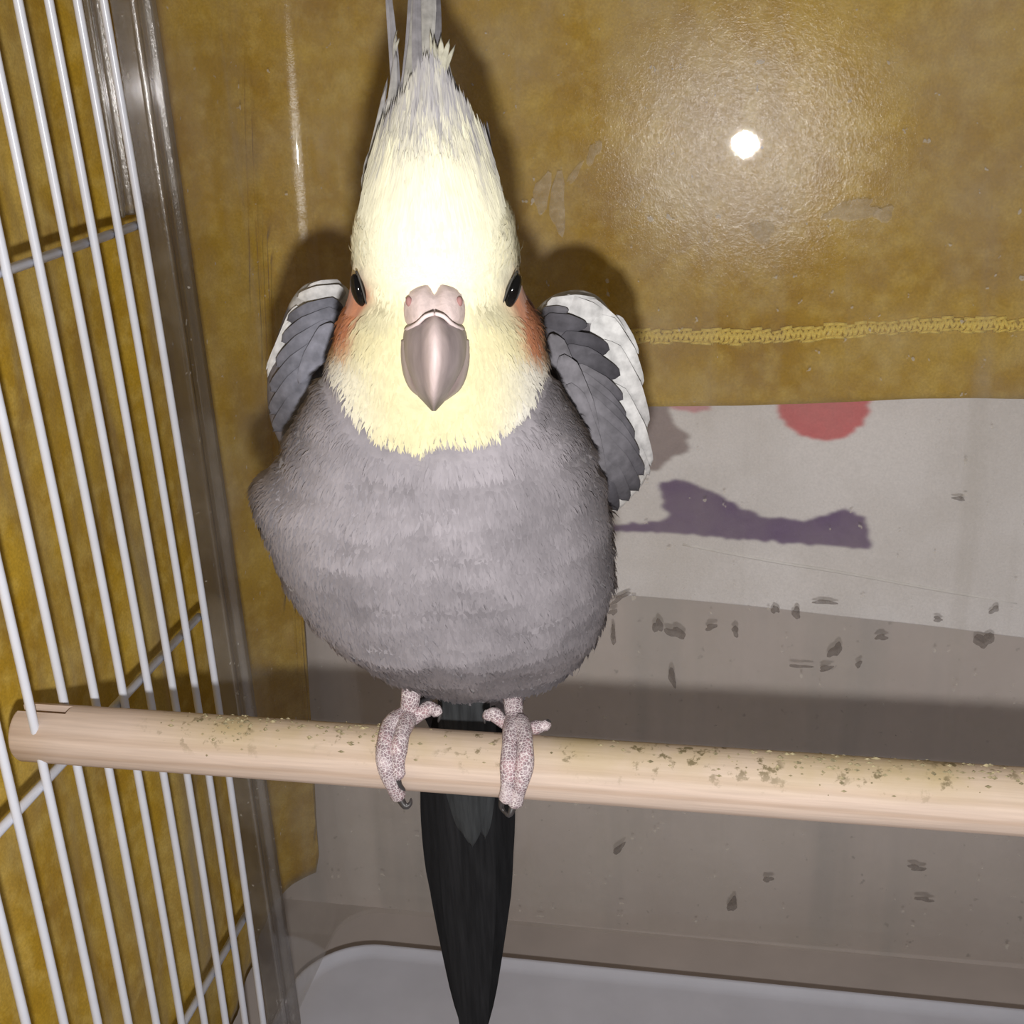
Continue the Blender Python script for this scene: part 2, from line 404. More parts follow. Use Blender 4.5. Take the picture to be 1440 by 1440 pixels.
for k, (px, py, rx, ry, an) in enumerate([(872, 842, 15, 4, .6), (862, 862, 7, 4, .7), (925, 882, 7, 11, .2), (950, 892, 15, 8, -.5), (945, 955, 5, 15, .3), (1000, 884, 10, 4, .3),
                                          (1034, 890, 5, 8, .1), (1090, 860, 5, 7, .4), (1120, 865, 5, 11, .3), (1160, 850, 14, 4, 0.), (1175, 918, 8, 12, -.4), (1162, 943, 11, 4, .2),
                                          (1240, 900, 8, 5, .3), (1208, 938, 4, 6, 0), (1385, 905, 12, 13, .3), (1400, 862, 5, 7, -.5), (862, 895, 4, 14, .05), (1125, 940, 14, 3, 0),
                                          (1320, 875, 7, 4, -.2), (870, 1195, 14, 4, .8), (1290, 1226, 12, 5, 0), (1030, 1275, 6, 14, 0), (1300, 1270, 13, 4, 0), (1080, 1240, 7, 5, 0), (1350, 705, 9, 3, -.3)]):
    splat(px, py, rx, ry, an, M['speck'], 'dropping_speck', 100+k)

# wire grille of the left side
grille = part(empty('wire_grille', (0, 0, 0)), cage); grille.matrix_parent_inverse = Matrix.Translation((-.17, 0, -FLOOR_Z))
SP = .012093
def wire_path(i):
    y = -i*SP
    return [(0.0, y + .0022*(1-(z/.13)**2), z) for z in np.linspace(-.181, .235, 26)]
for i in range(0, 19):
    v, f = tube(wire_path(i), .00105, 10)
    o = new_obj('wire', v, f, M['wire']); o.parent = grille
for z in (.2095, .0995, -.01126, -.11785):
    v, f = tube([(-.0020, .0024, z), (-.0020, -.10, z), (-.0020, -.222, z)], .00115, 10)
    o = new_obj('cross_wire', v, f, M['wire']); o.parent = grille
# clear plastic trim post beside the grille
def post(name, y0, y1, z0, z1, x0, x1):
    prof = [(x0, y0), (x1, y0), (x1, y0+.2*(y1-y0)), (x1-.0012, y0+.3*(y1-y0)), (x1-.0012, y0+.65*(y1-y0)), (x1+.0006, y0+.75*(y1-y0)), (x1+.0006, y1), (x0, y1)]
    n = len(prof); v = [(x, y, z0) for x, y in prof] + [(x, y, z1) for x, y in prof]
    f = [(i, (i+1) % n, n+(i+1) % n, n+i) for i in range(n)] + [tuple(range(n-1, -1, -1)), tuple(range(n, 2*n))]
    o = new_obj(name, v, f, M['trim'], smooth=False); part(o, cage)
    b = o.modifiers.new('round', 'BEVEL'); b.width = .0005; b.segments = 2
    return o
post('trim_post', .0095, .0205, TRAY_Z+.004, .235, -.004, .0025)
post('trim_clip', .0005, .0080, .1015, .235, -.007, -.0045)
# grey base of the cage
def rounded_rect(x0, x1, y0, y1, r, n=8):
    pts = []
    for cx, cy, a0 in ((x1-r, y1-r, 0), (x0+r, y1-r, math.pi/2), (x0+r, y0+r, math.pi), (x1-r, y0+r, 1.5*math.pi)):
        for k in range(n+1):
            a = a0 + k*math.pi/2/n; pts.append((cx+r*math.cos(a), cy+r*math.sin(a)))
    return pts
def loft_loops(loops, close_last=True, close_first=True):
    n = len(loops[0]); v = [p for L in loops for p in L]; f = []
    for i in range(len(loops)-1):
        for k in range(n): f.append((i*n+k, i*n+(k+1) % n, (i+1)*n+(k+1) % n, (i+1)*n+k))
    if close_first: f.append(tuple(range(n-1, -1, -1)))
    if close_last: f.append(tuple((len(loops)-1)*n+k for k in range(n)))
    return v, f
R0 = lambda d, z: [(x, y, z) for x, y in rounded_rect(-.0140+d, .45-d, -.24+d, .0705-d, .032)]
v, f = loft_loops([R0(.002, FLOOR_Z), R0(0, FLOOR_Z+.002), R0(0, BASE_Z-.001), R0(.001, BASE_Z)])
part(new_obj('cage_base', v, f, M['base']), cage)
# droppings tray lying in the base
tb = .0665
R1 = lambda d, z: [(x, y, z) for x, y in rounded_rect(-.0095+d, .42-d, -.225+d, tb-d, max(.004, .029-d), 12)]
v, f = loft_loops([R1(.0025, BASE_Z+.0006), R1(.0, BASE_Z+.003), R1(0, TRAY_Z+.0005), R1(.0008, TRAY_Z+.0012), R1(.0018, TRAY_Z+.0008), R1(.003, TRAY_Z-.0012), R1(.006, TRAY_Z-.0018)])
tag(new_obj('droppings_tray', v, f, M['tray']), 'white plastic tray with rounded corners on the cage floor', 'tray')

# ================================================================== perch
def make_perch():
    n = 40; mb = MB(); x0, x1, x2 = -.0062, .0060, .395; sl = .0016
    secs = [x1] + list(np.linspace(.02, x2-.0006, 30)) + [x2]
    v = []; f = []
    for i, x in enumerate(secs):
        rr = PERCH_R*(1+.004*math.sin(x*90)) if i < len(secs)-1 else PERCH_R*.93
        for k in range(n):
            a = 2*math.pi*k/n; v.append((x, rr*math.cos(a), rr*math.sin(a)))
    for i in range(len(secs)-1):
        for k in range(n): f.append((i*n+k, i*n+(k+1) % n, (i+1)*n+(k+1) % n, (i+1)*n+k))
    f.append(tuple(range(n-1, -1, -1))); f.append(tuple((len(secs)-1)*n+k for k in range(n)))
    mb.add(v, f)
    for s in (-1, 1):                                  # two jaws either side of the slot that grips the wire
        a0 = math.asin(sl/PERCH_R); pr = []
        for k in range(17):
            a = -math.pi/2 + a0 + (math.pi-2*a0)*k/16; pr.append((s*PERCH_R*math.cos(a), PERCH_R*math.sin(a)))
        m = len(pr); v = []
        for x, sc in ((x0, .93), (x0+.0006, 1.0), (x1+.0005, 1.0)):
            v += [(x, (y-s*sl)*sc+s*sl, z*sc) for y, z in pr]
        f = []
        for i in range(2):
            for k in range(m): f.append((i*m+k, i*m+(k+1) % m, (i+1)*m+(k+1) % m, (i+1)*m+k))
        f.append(tuple(range(m-1, -1, -1))); f.append(tuple(2*m+k for k in range(m)))
        mb.add(v, f)
    o = mb.build('wooden_perch', M['wood'])
    bm = bmesh.new(); bm.from_mesh(o.data); bmesh.ops.recalc_face_normals(bm, faces=bm.faces[:]); bmesh.ops.split_edges(bm, edges=[e for e in bm.edges if len(e.link_faces) == 2 and e.calc_face_angle(0) > .6]); bm.to_mesh(o.data); bm.free()
    o.location = (0, PERCH_Y, 0)
    for p in o.data.polygons: p.use_smooth = len(p.vertices) == 4 and p.area < 2e-5
    return o
perch = tag(make_perch(), 'pale pine dowel perch slotted onto the wire side, soiled on top', 'perch')
# crumbs of dried droppings along the top
mb = MB(); R_ = random.Random(5)
for k in range(420):
    x = R_.choice([R_.uniform(.03, .38), R_.gauss(.045, .006), R_.gauss(.075, .008), R_.gauss(.165, .012), R_.gauss(.205, .012)])
    if x < .025 or x > .385: continue
    a = R_.gauss(.15, .42); s = R_.uniform(.0002, .0006)
    c = np.array([x, -PERCH_R*math.sin(a), PERCH_R*math.cos(a)])
    e = [np.array([R_.uniform(.6, 1.6)*s, 0, 0]), np.array([0, R_.uniform(.5, 1.2)*s, 0]), np.array([0, 0, R_.uniform(.4, .9)*s])]
    mb.add([c+e[0], c+e[1], c-e[0], c-e[1], c+e[2], c-e[2]], [(0, 1, 4), (1, 2, 4), (2, 3, 4), (3, 0, 4), (1, 0, 5), (2, 1, 5), (3, 2, 5), (0, 3, 5)])
o = mb.build('dried_debris', M['crumb'], perch, smooth=False); o['kind'] = 'stuff'

# ================================================================== cockatiel
FH = np.array([math.sin(YAW), -math.cos(YAW), 0.0]); RH = np.array([math.cos(YAW), math.sin(YAW), 0.0]); UZ = np.array([0, 0, 1.0])
BO = np.array([0.0945, PERCH_Y, 0.0])
def P(x, y, u):
    """pixel -> point on the vertical plane u metres in front of the bird's feet."""
    d = ray(x, y); t = np.dot(BO + FH*u - CAM, FH)/np.dot(d, FH); return CAM + d*t
bird = tag(empty('cockatiel', tuple(BO + UZ*PERCH_R)), 'grey cockatiel with yellow face, orange cheeks and raised crest on the perch', 'bird')
def bpart(o, parent=None):
    o.parent = parent or bird
    if parent is None: o.matrix_parent_inverse = Matrix.Translation(-Vector(bird.location))
    return o

# ---- body: y, xl, xr, u, depth front, depth back, tilt
ROWS = [
 (196, 596, 622, -.006, .001, .001, 0),
 (208, 570, 648, -.005, .006, .007, 0),
 (235, 540, 680, -.001, .0095, .010, 0),
 (270, 518, 702, .004, .0125, .0125, 0),
 (302, 507, 714, .0075, .0145, .0145, 0),
 (340, 502, 721, .010, .0155, .016, 0),
 (400, 494, 734, .011, .0175, .018, 0),
 (450, 480, 754, .010, .0185, .020, 0),
 (500, 466, 768, .008, .0190, .022, 0),
 (550, 440, 788, .006, .0200, .024, 0),
 (600, 412, 818, .003, .0230, .027, 0),
 (645, 396, 838, .000, .0265, .029, 0),
 (690, 378, 848, -.003, .0290, .030, 0),
 (740, 380, 858, -.006, .0300, .031, 0),
 (800, 405, 860, -.009, .0290, .031, 0),
 (850, 440, 850, -.012, .0265, .030, 0),
 (890, 480, 834, -.016, .0210, .027, 0),
 (922, 520, 810, -.019, .0165, .023, 0),
 (946, 560, 776, -.022, .0115, .017, 0),
 (962, 605, 730, -.025, .0060, .010, 0),
 (978, 608, 732, -.029, .0060, .010, 0),
 (992, 618, 722, -.032, .0050, .008, 0),
 (1002, 650, 690, -.034, .001, .001, 0)]
NR, NC = 190, 176
K = catmull(np.array(ROWS, float), np.linspace(0, len(ROWS)-1, NR))
def ring(k, t):
    y, xl, xr, u, df, db, tl = k
    A, B = P(xl, y, u), P(xr, y, u); c = (A+B)/2; hw = np.linalg.norm(B-A)/2
    ct, st = np.cos(t), np.sin(t)
    dep = np.where(st > 0, df, db)*np.sign(st)*np.abs(st)**.92
    return c + np.outer(hw*np.sign(ct)*np.abs(ct)**.95, (B-A)/(2*hw)) + np.outer(dep, FH)
tt = np.linspace(0, 2*math.pi, NC, endpoint=False)
BV = np.stack([ring(k, tt) for k in K])            # NR,NC,3
# soft relief: cheeks fuller than the muzzle, wing-bend bump on the left of the chest, feather tracts
PX, PY = project(BV.reshape(-1, 3)); PX = PX.reshape(NR, NC); PY = PY.reshape(NR, NC)
front = (np.sin(tt) > -.25)[None, :] & np.ones((NR, 1), bool)
nrm = np.cross(np.roll(BV, -1, 1)-np.roll(BV, 1, 1), np.gradient(BV, axis=0)); nrm /= np.linalg.norm(nrm, axis=2, keepdims=True)+1e-12
cen = BV.mean(axis=1, keepdims=True)
flip = np.sign(np.sum(nrm*(BV-cen), axis=2, keepdims=True)); flip[flip == 0] = 1; nrm *= flip
def gauss(cx, cy, sx, sy): return np.exp(-((PX-cx)/sx)**2-((PY-cy)/sy)**2)*front
NZ1 = np.array([[mnoise.noise(Vector(BV[i, j]*230)) for j in range(NC)] for i in range(NR)])
NZ2 = np.array([[mnoise.noise(Vector((BV[i, j, 0]*90, BV[i, j, 1]*90, BV[i, j, 2]*330))) for j in range(NC)] for i in range(NR)])
NZ3 = np.array([[mnoise.noise(Vector(BV[i, j]*70+np.array([3, 1, 2]))) for j in range(NC)] for i in range(NR)])
disp = .0006*NZ2*(PY > 600) + .0003*NZ1
disp += .0030*gauss(368, 690, 26, 48) + .0012*gauss(530, 520, 55, 60) + .0012*gauss(695, 520, 55, 60)
disp += .0016*gauss(555, 335, 50, 50) + .0016*gauss(670, 335, 50, 50) - .0012*gauss(612, 920, 16, 45)
disp -= .0010*gauss(520, 425, 24, 22) + .0010*gauss(702, 425, 24, 22)
# collar groove under the yellow bib
fy = np.interp(PX, [440, 470, 505, 540, 596, 622, 660, 700, 745, 775], [470, 545, 592, 618, 634, 616, 622, 610, 572, 500])
disp -= .0009*np.exp(-((PY-fy-16)/16.)**2)*front*(PX > 430)*(PX < 800)
BV = BV + nrm*disp[..., None]
# ---- colours (the bird's own markings, plus painted shade of overlapping feathers)
def L(r, g, b): return np.array([((c/255+.055)/1.055)**2.4 if c > 10 else c/3294. for c in (r, g, b)])
GREY = np.array([.250, .230, .245]); GREYD = np.array([.13, .12, .13]); YEL = np.array([.60, .545, .335]); PALE = np.array([.76, .72, .53]); WHT = np.array([.66, .64, .62]); ORG = np.array([.50, .215, .115])
def sstep(a, b, x):
    t = np.clip((x-a)/(b-a), 0, 1); return t*t*(3-2*t)
def markings(px, py, fr, n1, n2, n3):
    """colour from place on the plumage; fr = frontness (1 front, 0 nape/back)."""
    jx, jy = px+9*n1, py+10*n1+6*n3
    c = GREY*(1+.30*n2+.14*n1+.20*n3)[..., None]  # horizontal bands paint the shade of overlapping feathers into the grey
    c = c*(1-.10*np.clip(n2*2-.6, 0, 1))[..., None]
    fyy = np.interp(jx, [440, 462, 480, 505, 540, 578, 596, 622, 660, 700, 745, 768, 790], [380, 470, 540, 586, 612, 622, 636, 612, 620, 608, 574, 520, 400])
    face = sstep(8, -8, jy-fyy)*sstep(462, 476, jx+.02*py)*sstep(776, 762, jx)
    edge = np.exp(-((jy-fyy)/16.)**2)
    yel = YEL + (PALE-YEL)*sstep(470, 375, py)[..., None]
    yel = yel*(1+.05*n3+.04*n1)[..., None]
    yel = yel + (WHT-yel)*(.75*np.clip(sstep(.0, 1, np.abs(jx-615)/150.)**3*sstep(470, 520, jy) + .5*edge*sstep(640, 760, jx), 0, 1))[..., None]
    yel = yel + (np.array([.36, .33, .22])-yel)*(np.clip(.75*np.exp(-((jx-535)/34.)**2-((jy-438)/13.)**2)+.75*np.exp(-((jx-690)/34.)**2-((jy-440)/13.)**2), 0, 1)*(.6+.5*n1))[..., None]
    lft = np.exp(-(((jx-(491-.25*(jy-440)))/17.)**2) - (((jy-442)/50.)**4))
    rgt = np.exp(-(((jx-(741+.15*(jy-440)))/17.)**2) - (((jy-442)/54.)**4))
    ck = np.clip(1.5*(lft+rgt), 0, 1)
    yel = yel + (ORG-yel)*ck[..., None]
    nape = sstep(.15, -.25, fr)
    yel = yel + (GREY*1.1-yel)*(nape*sstep(330, 430, py))[..., None]
    return c + (yel-c)*(face*np.clip(1-nape*sstep(400, 520, py), 0, 1))[..., None]
FR = np.broadcast_to(np.sin(tt)[None, :], (NR, NC))
BC = np.clip(markings(PX, PY, FR, NZ1, NZ2, NZ3), .005, .95)
idx = np.arange(NR*NC).reshape(NR, NC); nxt = np.roll(idx, -1, axis=1)
BF = np.stack([idx[:-1], idx[1:], nxt[1:], nxt[:-1]], -1).reshape(-1, 4).tolist()
BF += [tuple(idx[0].tolist()), tuple(idx[-1][::-1].tolist())]
body = bpart(new_obj('body', BV.reshape(-1, 3), BF, M['plumage'], cols=BC.reshape(-1, 3)))

# ---- fluff: short barbs lying on the body, combed along the plumage
def make_fluff(n):
    e1 = np.roll(BV, -1, 1)-BV; e2 = np.gradient(BV, axis=0)
    area = np.linalg.norm(np.cross(e1, e2), axis=2)
    area[:, np.sin(tt) < -.55] *= .45
    area[PY < 300] *= .6
    pr = (area/area.sum()).ravel(); sel = rng.choice(NR*NC, n, p=pr)
    i, j = np.unravel_index(sel, (NR, NC))
    a, b = rng.random(n), rng.random(n); i2 = np.minimum(i+1, NR-1); j2 = (j+1) % NC
    p = BV[i, j]*((1-a)*(1-b))[:, None] + BV[i2, j]*(a*(1-b))[:, None] + BV[i, j2]*((1-a)*b)[:, None] + BV[i2, j2]*(a*b)[:, None]
    n_ = nrm[i, j]; dn = norm_rows(e2[i, j]); sd = norm_rows(np.cross(n_, dn))
    py = PY[i, j]; px = PX[i, j]
    up = (py < 395)[:, None]
    fd = np.where(up, -dn, dn) + sd*rng.normal(0, .22, n)[:, None]
    # cheeks and bib stream away from the beak
    fx = norm_rows(fd + 0)
    head = py < 640
    sd = norm_rows(np.cross(fx, n_))
    ln = np.where(head, rng.uniform(.0014, .0030, n), rng.uniform(.0016, .0034, n)); wd = np.where(head, .00020, .00028)*rng.uniform(.7, 1.4, n)
    lift = rng.uniform(.0, .10, n); lift = np.where(rng.random(n) < .01, .35, lift)
    tip = p + fx*ln[:, None] + n_*(lift*ln+.0002)[:, None]
    mid = p + fx*(ln*.5)[:, None] + n_*(lift*ln*.65+.0002)[:, None]
    base = p - n_*.0002
    V = np.empty((n, 5, 3)); V[:, 0] = base-sd*(wd*.6)[:, None]; V[:, 1] = base+sd*(wd*.6)[:, None]
    V[:, 2] = mid+sd*wd[:, None]; V[:, 3] = mid-sd*wd[:, None]; V[:, 4] = tip
    c = BC[i, j]*rng.uniform(.93, 1.07, n)[:, None]
    C_ = np.repeat(c[:, None, :], 5, 1); NN = np.repeat(n_[:, None, :], 5, 1)
    # keep eyes and beak clear
    ok = ~(((np.abs(px-506) < 17) | (np.abs(px-719) < 17)) & (np.abs(py-408) < 30)) & ~((np.abs(px-611) < 46) & (py > 405) & (py < 572) & (FR[i, j] > 0))
    return V[ok], C_[ok], NN[ok]
def norm_rows(a): return a/(np.linalg.norm(a, axis=-1, keepdims=True)+1e-12)
def strands_obj(name, V, C_, NN, mat):
    n = len(V); me = bpy.data.meshes.new(name)
    me.vertices.add(n*5); me.vertices.foreach_set('co', V.reshape(-1).astype(np.float32))
    lo = np.empty((n, 7), np.int32); b = np.arange(n)[:, None]*5
    lo[:, :4] = b + np.array([0, 1, 2, 3]); lo[:, 4:] = b + np.array([3, 2, 4])
    me.loops.add(n*7); me.loops.foreach_set('vertex_index', lo.ravel())
    me.polygons.add(n*2); ls = np.empty((n, 2), np.int32); ls[:, 0] = np.arange(n)*7; ls[:, 1] = np.arange(n)*7+4
    me.polygons.foreach_set('loop_start', ls.ravel())
    me.update(calc_edges=True); me.validate()
    a = me.color_attributes.new('Col', 'FLOAT_COLOR', 'POINT'); c = np.ones((n*5, 4), np.float32); c[:, :3] = np.clip(C_.reshape(-1, 3), 0, .95)
    a.data.foreach_set('color', c.ravel())
    me.polygons.foreach_set('use_smooth', [True]*len(me.polygons))
    me.normals_split_custom_set_from_vertices(NN.reshape(-1, 3).tolist())
    me.materials.append(mat); o = bpy.data.objects.new(name, me); col.objects.link(o); return o
fl_o = bpart(strands_obj('fluff', *make_fluff(52000), M['fluff'])); fl_o['kind'] = 'stuff'; fl_o.parent = body; fl_o.matrix_parent_inverse = Matrix.Identity(4)

def rim_split(o):
    bm = bmesh.new(); bm.from_mesh(o.data); bmesh.ops.recalc_face_normals(bm, faces=bm.faces[:])
    bmesh.ops.split_edges(bm, edges=[e for e in bm.edges if len(e.link_faces) == 2 and e.calc_face_angle(0) > 1.5]); bm.to_mesh(o.data); bm.free(); return o
# ---- a vane feather between 3-D points
def vane(path, width, nvec, c0, c1, thick=.00025, n=12, tip=.5, curl=.0, edgec=None, shape=None):
    """path: control points root..tip; lens-shaped blade."""
    pts = smooth_path(path, n) if len(path) > 2 else np.array([np.asarray(path[0])*(1-s)+np.asarray(path[1])*s for s in np.linspace(0, 1, n)])
    v = []; c = []; f = []
    for i, p in enumerate(pts):
        s = i/(n-1); t = norm(pts[min(i+1, n-1)]-pts[max(i-1, 0)]); sd = norm(np.cross(t, nvec)); nn = norm(np.cross(sd, t))
        if shape is not None: wv = width*np.interp(s, *shape)
        else: wv = width*.5*min(1, (s/.22+.25))*(max(0, 1-max(0, s-tip)/(1-tip)))**.55
        wv = max(wv, 1e-5)
        cc = np.asarray(c0)*(1-s)+np.asarray(c1)*s; ee = cc*.92 if edgec is None else np.asarray(edgec)
        v += [p-sd*wv-nn*curl*wv, p-sd*wv*.5+nn*thick*.8, p+nn*thick*1.6, p+sd*wv*.5+nn*thick*.8, p+sd*wv-nn*curl*wv, p-nn*thick]
        c += [ee, cc, cc*.88, cc, ee, cc]
    m = 6
    for i in range(n-1):
        for k in range(m): f.append((i*m+k, i*m+(k+1) % m, (i+1)*m+(k+1) % m, (i+1)*m+k))
    f += [tuple(range(m-1, -1, -1)), tuple((n-1)*m+k for k in range(m))]
    return v, f, c
# ---- crest
CW = np.array([.58, .555, .45]); CG = np.array([.275, .262, .272]); CGD = np.array([.17, .16, .17])
crest_mb = MB(); R_ = random.Random(21)
# soft cone of loose barbs that carries the long feathers
V_ = []; C2 = []; N2 = []
for k in range(13500):
    s = R_.uniform(-1, 1); h = R_.random()**1.15
    y0 = 398-250*h*(1-abs(s)**2.2*.40)
    if y0 > 372 and abs(s) > .72: continue; cx = 610+s*102*(1-.42*h*(1-.0*abs(s))); 
    wlim = np.interp(y0, [110, 150, 200, 240, 300, 350], [30, 46, 70, 92, 106, 111]); cx = 608 + s*wlim*.98
    u0 = .010 + .0135*math.sqrt(max(0, 1-s*s*.98))*np.interp(y0, [150, 260, 340, 400], [.45, .85, 1.17, 1.33]) - .012*np.interp(y0, [110, 340], [1, 0]) + .0024*np.interp(y0, [230, 280, 375, 398], [0, 1, 1, .3])
    ln = R_.uniform(20, 48)*(1+.8*h); tx = cx + (596-cx)*ln/330. + R_.gauss(0, 2.2); ty = y0-ln
    u1 = u0 - .0007*ln/10 + R_.uniform(-.0003, .0006)
    p0, p1 = P(cx, y0, u0), P(tx, ty, u1); pm = (p0+p1)/2 + FH*.0004
    d = norm(p1-p0); sd = norm(np.cross(d, FH)); wd = R_.uniform(.00022, .00045)
    V_.append([p0-sd*wd*.6, p0+sd*wd*.6, pm+sd*wd, pm-sd*wd, p1])
    g = np.interp(y0+R_.gauss(0, 16), [150, 215, 262, 305], [1, .75, .25, 0]); 
    g = max(g, .55*np.interp(abs(s), [.8, 1], [0, 1])*np.interp(y0, [200, 320], [1, .3]))
    g = min(1, max(0, g + (.55*mnoise.noise(Vector((s*7.5, y0*.012, 3.3))) + .3*mnoise.noise(Vector((s*22, y0*.02, 7.1))))*np.interp(y0, [260, 330], [1, .0])))
    base = PALE*(1-g) + (CG*1.25)*g
    if R_.random() < .18*(y0 < 270): base = base*.8
    base = base*R_.uniform(.88, 1.06)
    C2.append([base]*5); nn = norm(RH*s*.8 + FH*math.sqrt(max(.05, 1-.64*s*s)) + UZ*.25); N2.append([nn]*5)
crest = bpart(strands_obj('crest', np.array(V_), np.array(C2), np.array(N2), M['fluff'])); crest['kind'] = 'stuff'
def crest_feather(pts, wpx, u0, u1, c0, c1, tip=.68):
    path = [P(x, y, u0+(u1-u0)*i/(len(pts)-1)) for i, (x, y) in enumerate(pts)]
    wd = 1.3*wpx*np.dot(path[0]-CAM, CF)/FPX
    v, f, c = vane(path, wd, FH, c0, c1, .00012, 14, tip)
    o = new_obj('crest_feather', v, f, M['feather'], cols=np.array(c)); o.parent = crest; return rim_split(o)
for pts, wpx, u0, u1, c0, c1 in [
    ([(578, 270), (580, 150), (590, 40), (592, -60)], 34, .010, -.016, CW, CG),
    ([(600, 270), (594, 160), (600, 50), (604, -90)], 30, .011, -.018, CW, CG*1.1),
    ([(560, 260), (566, 170), (578, 70), (582, -40)], 26, .007, -.016, CG, CG*.95),
    ([(625, 270), (618, 160), (612, 60), (606, -30)], 26, .009, -.017, CW, CGD),
    ([(592, 250), (588, 130), (585, 10), (590, -70)], 18, .012, -.013, CG, CGD),
    ([(612, 200), (614, 110), (618, 30), (618, -25)], 20, .004, -.017, CG, CGD),
    ([(556, 180), (554, 110), (549, 40), (543, -30)], 15, -.004, -.016, CG*.9, CG),
    ([(557, 110), (555, 70), (560, 45)], 7, -.007, -.010, CG, CW*.8),
    ([(612, 280), (612, 190), (622, 110), (641, 55)], 26, .014, -.002, PALE, CW),
    ([(604, 280), (606, 190), (612, 120), (612, 54)], 22, .014, -.003, PALE, CW),
    ([(618, 290), (620, 200), (624, 130), (625, 63)], 24, .015, -.002, PALE, CW),
    ([(540, 300), (540, 230), (556, 150), (566, 80)], 24, .008, -.008, CW, CG),
    ([(530, 310), (524, 250), (536, 190), (552, 120)], 22, .004, -.006, CW, CG),
    ([(660, 300), (664, 240), (652, 180), (634, 110)], 26, .006, -.008, CW, CG),
    ([(680, 310), (686, 250), (668, 195), (645, 140)], 22, .002, -.008, CW*.95, CG*.9),
    ([(640, 290), (642, 220), (634, 150), (622, 80)], 24, .010, -.007, CW, CG*.95),
    ([(694, 262), (692, 230), (687, 205), (683, 176)], 11, -.001, -.006, CG, CGD),
    ([(520, 300), (514, 262), (516, 240), (524, 222)], 10, .000, -.003, CW*.8, CG),
    ([(583, 300), (578, 230), (574, 170), (580, 110)], 22, .013, -.003, PALE, CG*1.1),
    ([(560, 310), (552, 250), (560, 190), (572, 140)], 22, .011, -.003, PALE, CW*.8),
    ([(650, 320), (654, 260), (646, 200), (630, 150)], 22, .011, -.003, PALE, CW*.85)]:
    for q in range(3):
        k0, k1, kt = R_.uniform(-.32, .32)*wpx, R_.uniform(-.42, .42)*wpx, R_.uniform(-14, 10)
        jp = [(x + k0 + (k1-k0)*i/(len(pts)-1), y + kt*i/(len(pts)-1)) for i, (x, y) in enumerate(pts)]
        sh = R_.uniform(.82, 1.12)
        crest_feather(jp, wpx*R_.uniform(.36, .52), u0+R_.uniform(-.0008, .0008), u1+R_.uniform(-.001, .001), c0*sh, c1*sh, R_.uniform(.45, .7))

# ---- beak
def beak_part(name, rows, c_fn, parent, n=28, ridge=.0):
    k = catmull(np.array(rows, float), np.linspace(0, len(rows)-1, 30)); v = []; c = []; f = []
    for y, cx, hw, uf, ub in k:
        hw = max(hw, .4)
        for j in range(n):
            a = 2*math.pi*j/n; s = math.cos(a); q = math.sin(a)
            if q > 0:
                u = ub + (uf-ub)*(q**.85) + ridge*math.exp(-(s/.23)**6)*min(1, hw/30.)
            else: u = ub + .002*q
            v.append(P(cx+hw*s, y, u)); c.append(c_fn(s, y, q))
    m = len(k)
    for i in range(m-1):
        for j in range(n): f.append((i*n+j, i*n+(j+1) % n, (i+1)*n+(j+1) % n, (i+1)*n+j))
    f += [tuple(range(n-1, -1, -1)), tuple((m-1)*n+j for j in range(n))]
    return bpart(new_obj(name, v, f, M['beak'], cols=np.array(c)), parent)
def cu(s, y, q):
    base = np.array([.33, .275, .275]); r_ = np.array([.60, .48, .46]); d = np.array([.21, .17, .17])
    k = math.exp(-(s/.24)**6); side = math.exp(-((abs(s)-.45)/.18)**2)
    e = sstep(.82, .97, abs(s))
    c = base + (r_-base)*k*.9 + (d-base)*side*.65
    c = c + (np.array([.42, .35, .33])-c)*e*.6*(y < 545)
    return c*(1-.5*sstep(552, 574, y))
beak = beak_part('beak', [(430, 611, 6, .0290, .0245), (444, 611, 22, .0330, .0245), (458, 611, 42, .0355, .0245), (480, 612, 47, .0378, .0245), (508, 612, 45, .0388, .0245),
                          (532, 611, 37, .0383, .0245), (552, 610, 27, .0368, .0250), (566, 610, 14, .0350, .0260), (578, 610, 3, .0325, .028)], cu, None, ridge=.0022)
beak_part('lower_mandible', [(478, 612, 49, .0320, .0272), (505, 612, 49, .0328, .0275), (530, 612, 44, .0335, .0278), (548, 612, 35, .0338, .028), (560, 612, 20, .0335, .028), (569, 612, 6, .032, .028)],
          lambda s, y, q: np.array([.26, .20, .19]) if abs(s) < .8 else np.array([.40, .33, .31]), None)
def ellipsoid(c, ax, rad, nu=18, nv=12):
    v = []; f = []
    for i in range(nv+1):
        th = math.pi*i/nv
        for j in range(nu):
            ph = 2*math.pi*j/nu
            v.append(c + ax[0]*rad[0]*math.sin(th)*math.cos(ph) + ax[1]*rad[1]*math.sin(th)*math.sin(ph) + ax[2]*rad[2]*math.cos(th))
    for i in range(nv):
        for j in range(nu): f.append((i*nu+j, i*nu+(j+1) % nu, (i+1)*nu+(j+1) % nu, (i+1)*nu+j))
    return v, f
KP = .20/FPX
